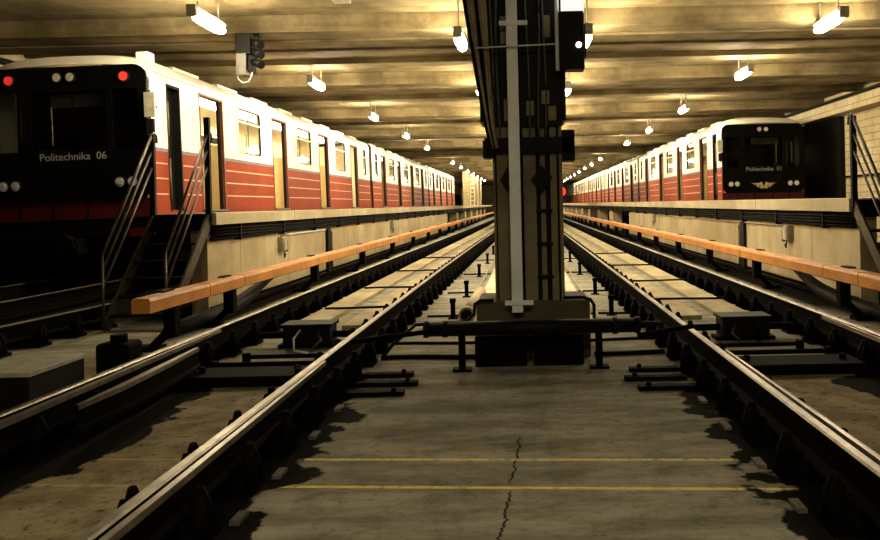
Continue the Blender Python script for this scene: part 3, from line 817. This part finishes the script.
def rod(d, x0, x1, z, r, label):
    mb = MB().tube([(x0, d, z), (x1, d, z)], r, M['grease'], 8)
    for x in (x0 + .03, x1 - .03): mb.box(x - .03, x + .03, d - .03, d + .03, 0 if z < .15 else z - .05, z + .035, M['grease'])
    return tag(mb.build('stretcher_rod'), label, 'rod')
rod(7.42, 1.62, 2.55, .05, .02, 'thin black rod across the right track before its point machine')
rod(7.05, 1.6, 2.68, .05, .022, 'longer black rod across the right track nearest the steel sleeper')
rod(7.35, -2.62, -1.75, .05, .02, 'thin black rod across the left track before its point machine')
rod(7.0, -2.78, -1.72, .05, .022, 'longer black rod across the left track nearest the steel sleeper')
def sleeper(d0, d1, x0, x1, label):
    mb = MB().box(x0, x1, d0, d1, 0, .085, M['grease'])
    for x in (x0 + .12, x1 - .12):
        mb.tube([(x, (d0 + d1) / 2, .085), (x, (d0 + d1) / 2, .13)], .03, M['grease'], 8)
    return tag(mb.build('steel_sleeper', bevel=.01), label, 'sleeper')
sleeper(6.32, 6.72, 1.66, 2.68, 'black steel sleeper across the right track')
sleeper(6.32, 6.72, -2.78, -1.76, 'black steel sleeper across the left track')
# bearing plates that reach out beside the inner rails
for sg, side_, cx in ((1, 'left', -1.55), (-1, 'right', 1.43)):
    for i, (d, ln) in enumerate(((5.9, .52), (6.22, .58), (6.55, .5))):
        o = MB().box(cx + sg * .2, cx + sg * (.2 + ln - .1), d, d + .09, 0, .035, M['grease']).tube([(cx + sg * (.1 + ln - .08), d + .045, .03), (cx + sg * (.1 + ln - .08), d + .045, .06)], .02, M['grease'], 6).build('bearing_plate')
        tag(o, f'dark bearing plate beside the inner {side_} rail, {ORD[i]} from the camera', 'plate', 'bearing plates')
    for i, d in enumerate((3.55, 4.15, 4.85, 5.5)):
        p = MB().box(cx + sg * .205, cx + sg * .25, d, d + .13, .0, .02, M['plate'])
        tag(p.build('slide_plate'), f'small shiny slide plate beside the inner {side_} rail, {ORD[i]} from the camera', 'plate', 'slide plates')
# box with grey lid and block by the outer left rail
lb = thing('trackside_box', 'black trackside box with a grey lid beside the outer left rail', 'box', (-3.6, 5.9, 0))
MB().box(-.45, .05, -.22, .5, 0, .25, M['black']).build('case', lb, bevel=.01)
MB().box(-.47, .07, -.24, .52, .25, .285, M['grey']).build('lid', lb, bevel=.006)
tb = thing('track_motor', 'dark lumpy track fitting standing behind the grey lidded box', 'machine', (-3.5, 6.85, 0))
MB().box(-.14, .14, -.14, .14, 0, .30, M['grease']).build('body', tb, bevel=.03)
MB().tube([(0, 0, .3), (0, 0, .36)], .07, M['grease'], 10).tube([(.14, 0, .15), (.3, 0, .12)], .04, M['grease'], 8).build('cap', tb)

# ------------------------------------------------------------------ third rails with orange covers
def third_rail(sg, X, d0, d1, sup, joints, label):
    t = thing('third_rail', label, 'third rail', (X, d0, 0))
    prof = [(-.085, .455), (.085, .455), (.09, .565), (.075, .595), (-.075, .595), (-.09, .565)]
    js = [d0] + joints + [d1]
    for a, b in zip(js, js[1:]):
        MB().prism(prof, 'y', a - d0 + .012, b - d0 - .012, M['cover']).build('cover_section', t)
    for j in joints:
        if j < 40: MB().prism([(x * 1.06, .525 + (z - .525) * 1.07) for x, z in prof], 'y', j - d0 - .02, j - d0 + .02, M['cover']).build('joint_strap', t)
    MB().box(-.035, .035, .05, d1 - d0 - .05, .435, .5, M['rail_side']).build('conductor_rail', t)
    for d in sup:
        y = d - d0
        s_ = MB().box(-.06, .06, y - .06, y + .06, .16, .46, M['grease'])
        s_.bar((sg * .03, y, .20), (sg * .2, y, .03), .09, .07, M['grease']); s_.box(sg * .10, sg * .36, y - .09, y + .09, 0, .05, M['grease'])
        MB().box(sg * .02, sg * .10, y - .12, y + .12, .59, .612, M['rubber']).build('clamp_pad', t)
        s_.build('support_bracket', t)
    return t
js = [8.9, 10.0, 14.2] + [18.2 + 4.0 * k for k in range(22)]
third_rail(-1, -3.6, 7.44, 106, [8.1, 9.7] + [13.6 + 4.0 * k for k in range(13)], js, 'orange covered third rail along the left low wall')
js = [8.5, 9.5] + [13.2 + 3.3 * k for k in range(28)]
third_rail(1, 3.6, 2.5, 112, [5.2, 7.2, 9.1] + [12.5 + 3.2 * k for k in range(16)], js, 'orange covered third rail along the right low wall')
pipe('feeder_cable', [(3.78, 11.3, .40), (3.80, 11.0, .34), (3.84, 10.5, .2), (3.88, 9.9, .12), (3.92, 9.0, .1), (3.94, 7.6, .09), (3.94, 5, .09)], [.03, .06, .09, .10, .09, .08, .08], M['black'], 'thick black feeder cable rising to the right orange cover', 'cable', 10)
pipe('feeder_cable', [(-3.78, 11.9, .40), (-3.80, 11.5, .34), (-3.84, 10.9, .2), (-3.88, 10.4, .12), (-3.92, 9.6, .1), (-3.94, 8.8, .09)], [.03, .06, .09, .10, .09, .08], M['black'], 'thick black feeder cable rising to the left orange cover', 'cable', 10)
# cables hung below both walkway slabs
for sg, X, d0, d1, nm in ((-1, -4.28, L0, 98, 'left'), (1, 4.28, R0, 125, 'right')):
    t = thing('cable_run', f'dark cables slung under the edge of the {nm} walkway', 'cables', (X, d0, 0))
    for i in range(5):
        pts = []; d = d0
        while d < d1:
            pts.append((-sg * (.05 + .018 * (i % 2)), d - d0, 1.185 - .042 * i + (.006 * math.sin(d * 1.1 + i) if d < 60 else 0))); d += 1.5 if d < 50 else 6
        MB().tube(pts, .022, M['cable'], 6).build('cable', t)
    for k in range(24):
        d = 1.0 + 2.1 * k
        MB().box(0, -sg * .1, d, d + .04, .97, 1.21, M['black']).build('hanger', t)
    t2 = MB()
    for z, x in ((.03, .06), (.03, .13), (.085, .035)): t2.tube([(-sg * x, 0, z), (-sg * x, 40, z), (-sg * x, d1 - d0, z)], .026, M['cable'], 7)
    tag(t2.build('foot_cables', loc=(X, d0, 0)), f'black cables lying at the foot of the {nm} low wall', 'cables')
# junction boxes and pipes on the low walls
def wall_box(sg, d, z, label):
    X = sg * 4.28
    t = thing('junction_box', label, 'junction box', (X, d, z))
    MB().box(0, -sg * .10, -.11, .11, -.14, .10, M['grey']).build('case', t, bevel=.01)
    MB().box(-sg * .10, -sg * .115, -.09, .09, -.12, .08, M['grey']).build('cover', t)
    MB().box(-sg * .02, -sg * .1, .11, .17, -.16, .02, M['black']).build('switch', t)
    for y in (-.06, .05): MB().tube([(-sg * .05, y, .10), (-sg * .05, y, 0.97 - z)], .012, M['steel'], 6).build('conduit', t)
    MB().tube([(-sg * .06, .05, -.16), (-sg * .07, .06, -.26), (-sg * .07, .12, -.2)], .012, M['black'], 6).build('lead', t)
wall_box(-1, 13.9, .82, 'small grey junction box on the left low wall, nearest')
wall_box(-1, 25.4, .84, 'small grey junction box on the left low wall, farther along')
wall_box(1, 12.9, .86, 'small grey junction box on the right low wall, nearest')
wall_box(1, 26.3, .86, 'small grey junction box on the right low wall, farther along')
for sg, d, nm in ((-1, 17.1, 'left'), (1, 15.5, 'right')):
    X = sg * 4.28
    tag(MB().box(X, X - sg * .06, d, d + .25, .0, .97, M['black']).tube([(X - sg * .04, d + .4, 0), (X - sg * .04, d + .4, .9)], .02, M['steel'], 6).build('wall_duct'), f'black upright duct on the {nm} low wall', 'duct')
# conduit on the right wall
pipe('wall_conduit', [(4.25, 13.2, .95), (4.25, 17, .95), (4.25, 22, .95), (4.25, 26, .95)], .014, M['brown_cable'], 'thin conduit running along the right low wall', 'pipe', 6)
pipe('wall_conduit', [(-4.25, 14.2, .95), (-4.25, 15.8, .95), (-4.25, 17.0, .95)], .014, M['duct'], 'pale conduit running along the left low wall', 'pipe', 6)

# ------------------------------------------------------------------ metal stairs
def stairs(xa, xb, dtop, label, tall=False):
    t = thing('metal_staircase', label, 'stairs', (xa, dtop, 0))
    w = xb - xa; run = 1.30; top = 1.36
    for x in (0, w):
        MB().bar((x, -.02, top - .06), (x, -run, .06), .03, .16, M['handrail']).build('stringer', t)
    for k in range(6):
        z = top - .2 * (k + 1) + .0; y = -run * (k + .6) / 6.4
        MB().box(.02, w - .02, y - .12, y + .1, z, z + .03, M['grease']).build('tread', t)
    MB().box(-.02, w + .02, -.04, 0, top - .22, top, M['grease']).build('landing_plate', t)
    for x in (0, w):
        h = MB()
        for dz in (0, -.2, -.42): h.tube([(x, -.03, 2.43 + dz), (x, -run - .05, .90 + dz * .9)], .017 if dz else .021, M['handrail'], 7)
        h.tube([(x, -.03, 2.43), (x, .03, 2.46), (x, .09, 2.43), (x, .10, 2.33)], .021, M['handrail'], 7)
        h.build('handrail', t)
        MB().box(x - .035, x + .035, -.06, .0, top - .1, 2.43 + (.22 if tall and x == (w if xa < 0 else 0) else 0), M['black']).build('post', t)
        MB().tube([(x, -run - .05, .02), (x, -run - .05, .92)], .016, M['handrail'], 7).build('post', t)
stairs(-4.97, -4.23, L0 - .02, 'metal stairs with handrails at the end of the left walkway', True)
stairs(4.2, 4.95, R0 - .02, 'metal stairs with handrails at the end of the right walkway')

# ------------------------------------------------------------------ hanging signal, signal post, pipes
hs = thing('hanging_signal', 'hooded signal lamp hanging from the ceiling above the left train', 'signal', (-4.78, 13.75, SOFFIT - 0.0))
MB().box(-.1, .2, .26, .4, -.06, .0, M['black']).box(-.06, .02, .2, .36, -.2, -.04, M['black']).build('bracket', hs)
MB().box(-.15, .12, .0, .28, -.42, -.05, M['black']).build('case', hs, bevel=.012)
MB().box(-.13, .05, -.02, .25, -.78, -.40, M['steel']).build('cabinet', hs, bevel=.01)
MB().box(.05, .15, .05, .2, -.72, -.12, M['black']).build('lamp_panel', hs)
for k in range(3):
    z = -.24 - .17 * k
    MB().tube([(.14, .1, z + .04), (.24, .0, z), (.33, -.08, z - .05)], [.07, .075, .07], M['black'], 10).build('hood', hs)
MB().tube([(-.14, .1, -.72), (-.14, .1, -.82), (-.05, .08, -.9), (.06, .06, -.88), (.12, .06, -.76), (.12, .06, -.7)], .01, M['duct'], 6).build('lead', hs)
sp = thing('signal_post', 'low signal post with a red light right of the column', 'signal', (.80, 18.0, .05))
MB().tube([(0, 0, 0), (0, 0, 1.72)], .03, M['black'], 8).build('post', sp)
MB().box(-.12, .12, -.05, .12, 1.42, 1.82, M['black']).build('head', sp)
MB().disc((.02, 1.61, -.09), .105, 'y', .04, M['redsignal'], 16).build('red_lamp', sp)
pipe('ceiling_pipe', [(WXR - .62, -3, 4.45), (WXR - .62, 40, 4.45), (WXR - .62, 125, 4.45)], .05, M['black'], 'dark pipe along the top of the right wall', 'pipe', 8)
pipe('wall_pipe', [(WXR - .06, -3, 2.05), (WXR - .06, 60, 2.05)], .035, M['black'], 'thin dark pipe along the right wall behind the stairs', 'pipe', 8)
pipe('ceiling_pipe', [(WXL + .42, -3, 4.42), (WXL + .42, 40, 4.42), (WXL + .42, 125, 4.42)], .06, M['black'], 'dark pipe along the top of the left wall', 'pipe', 8)
p = at(345, 3, 13.0)
tag(MB().box(p.x - .13, p.x + .13, 12.6, 12.85, CEIL - .12, CEIL, M['grey']).build('ceiling_box'), 'small grey box fixed to the ceiling above the left track', 'box')
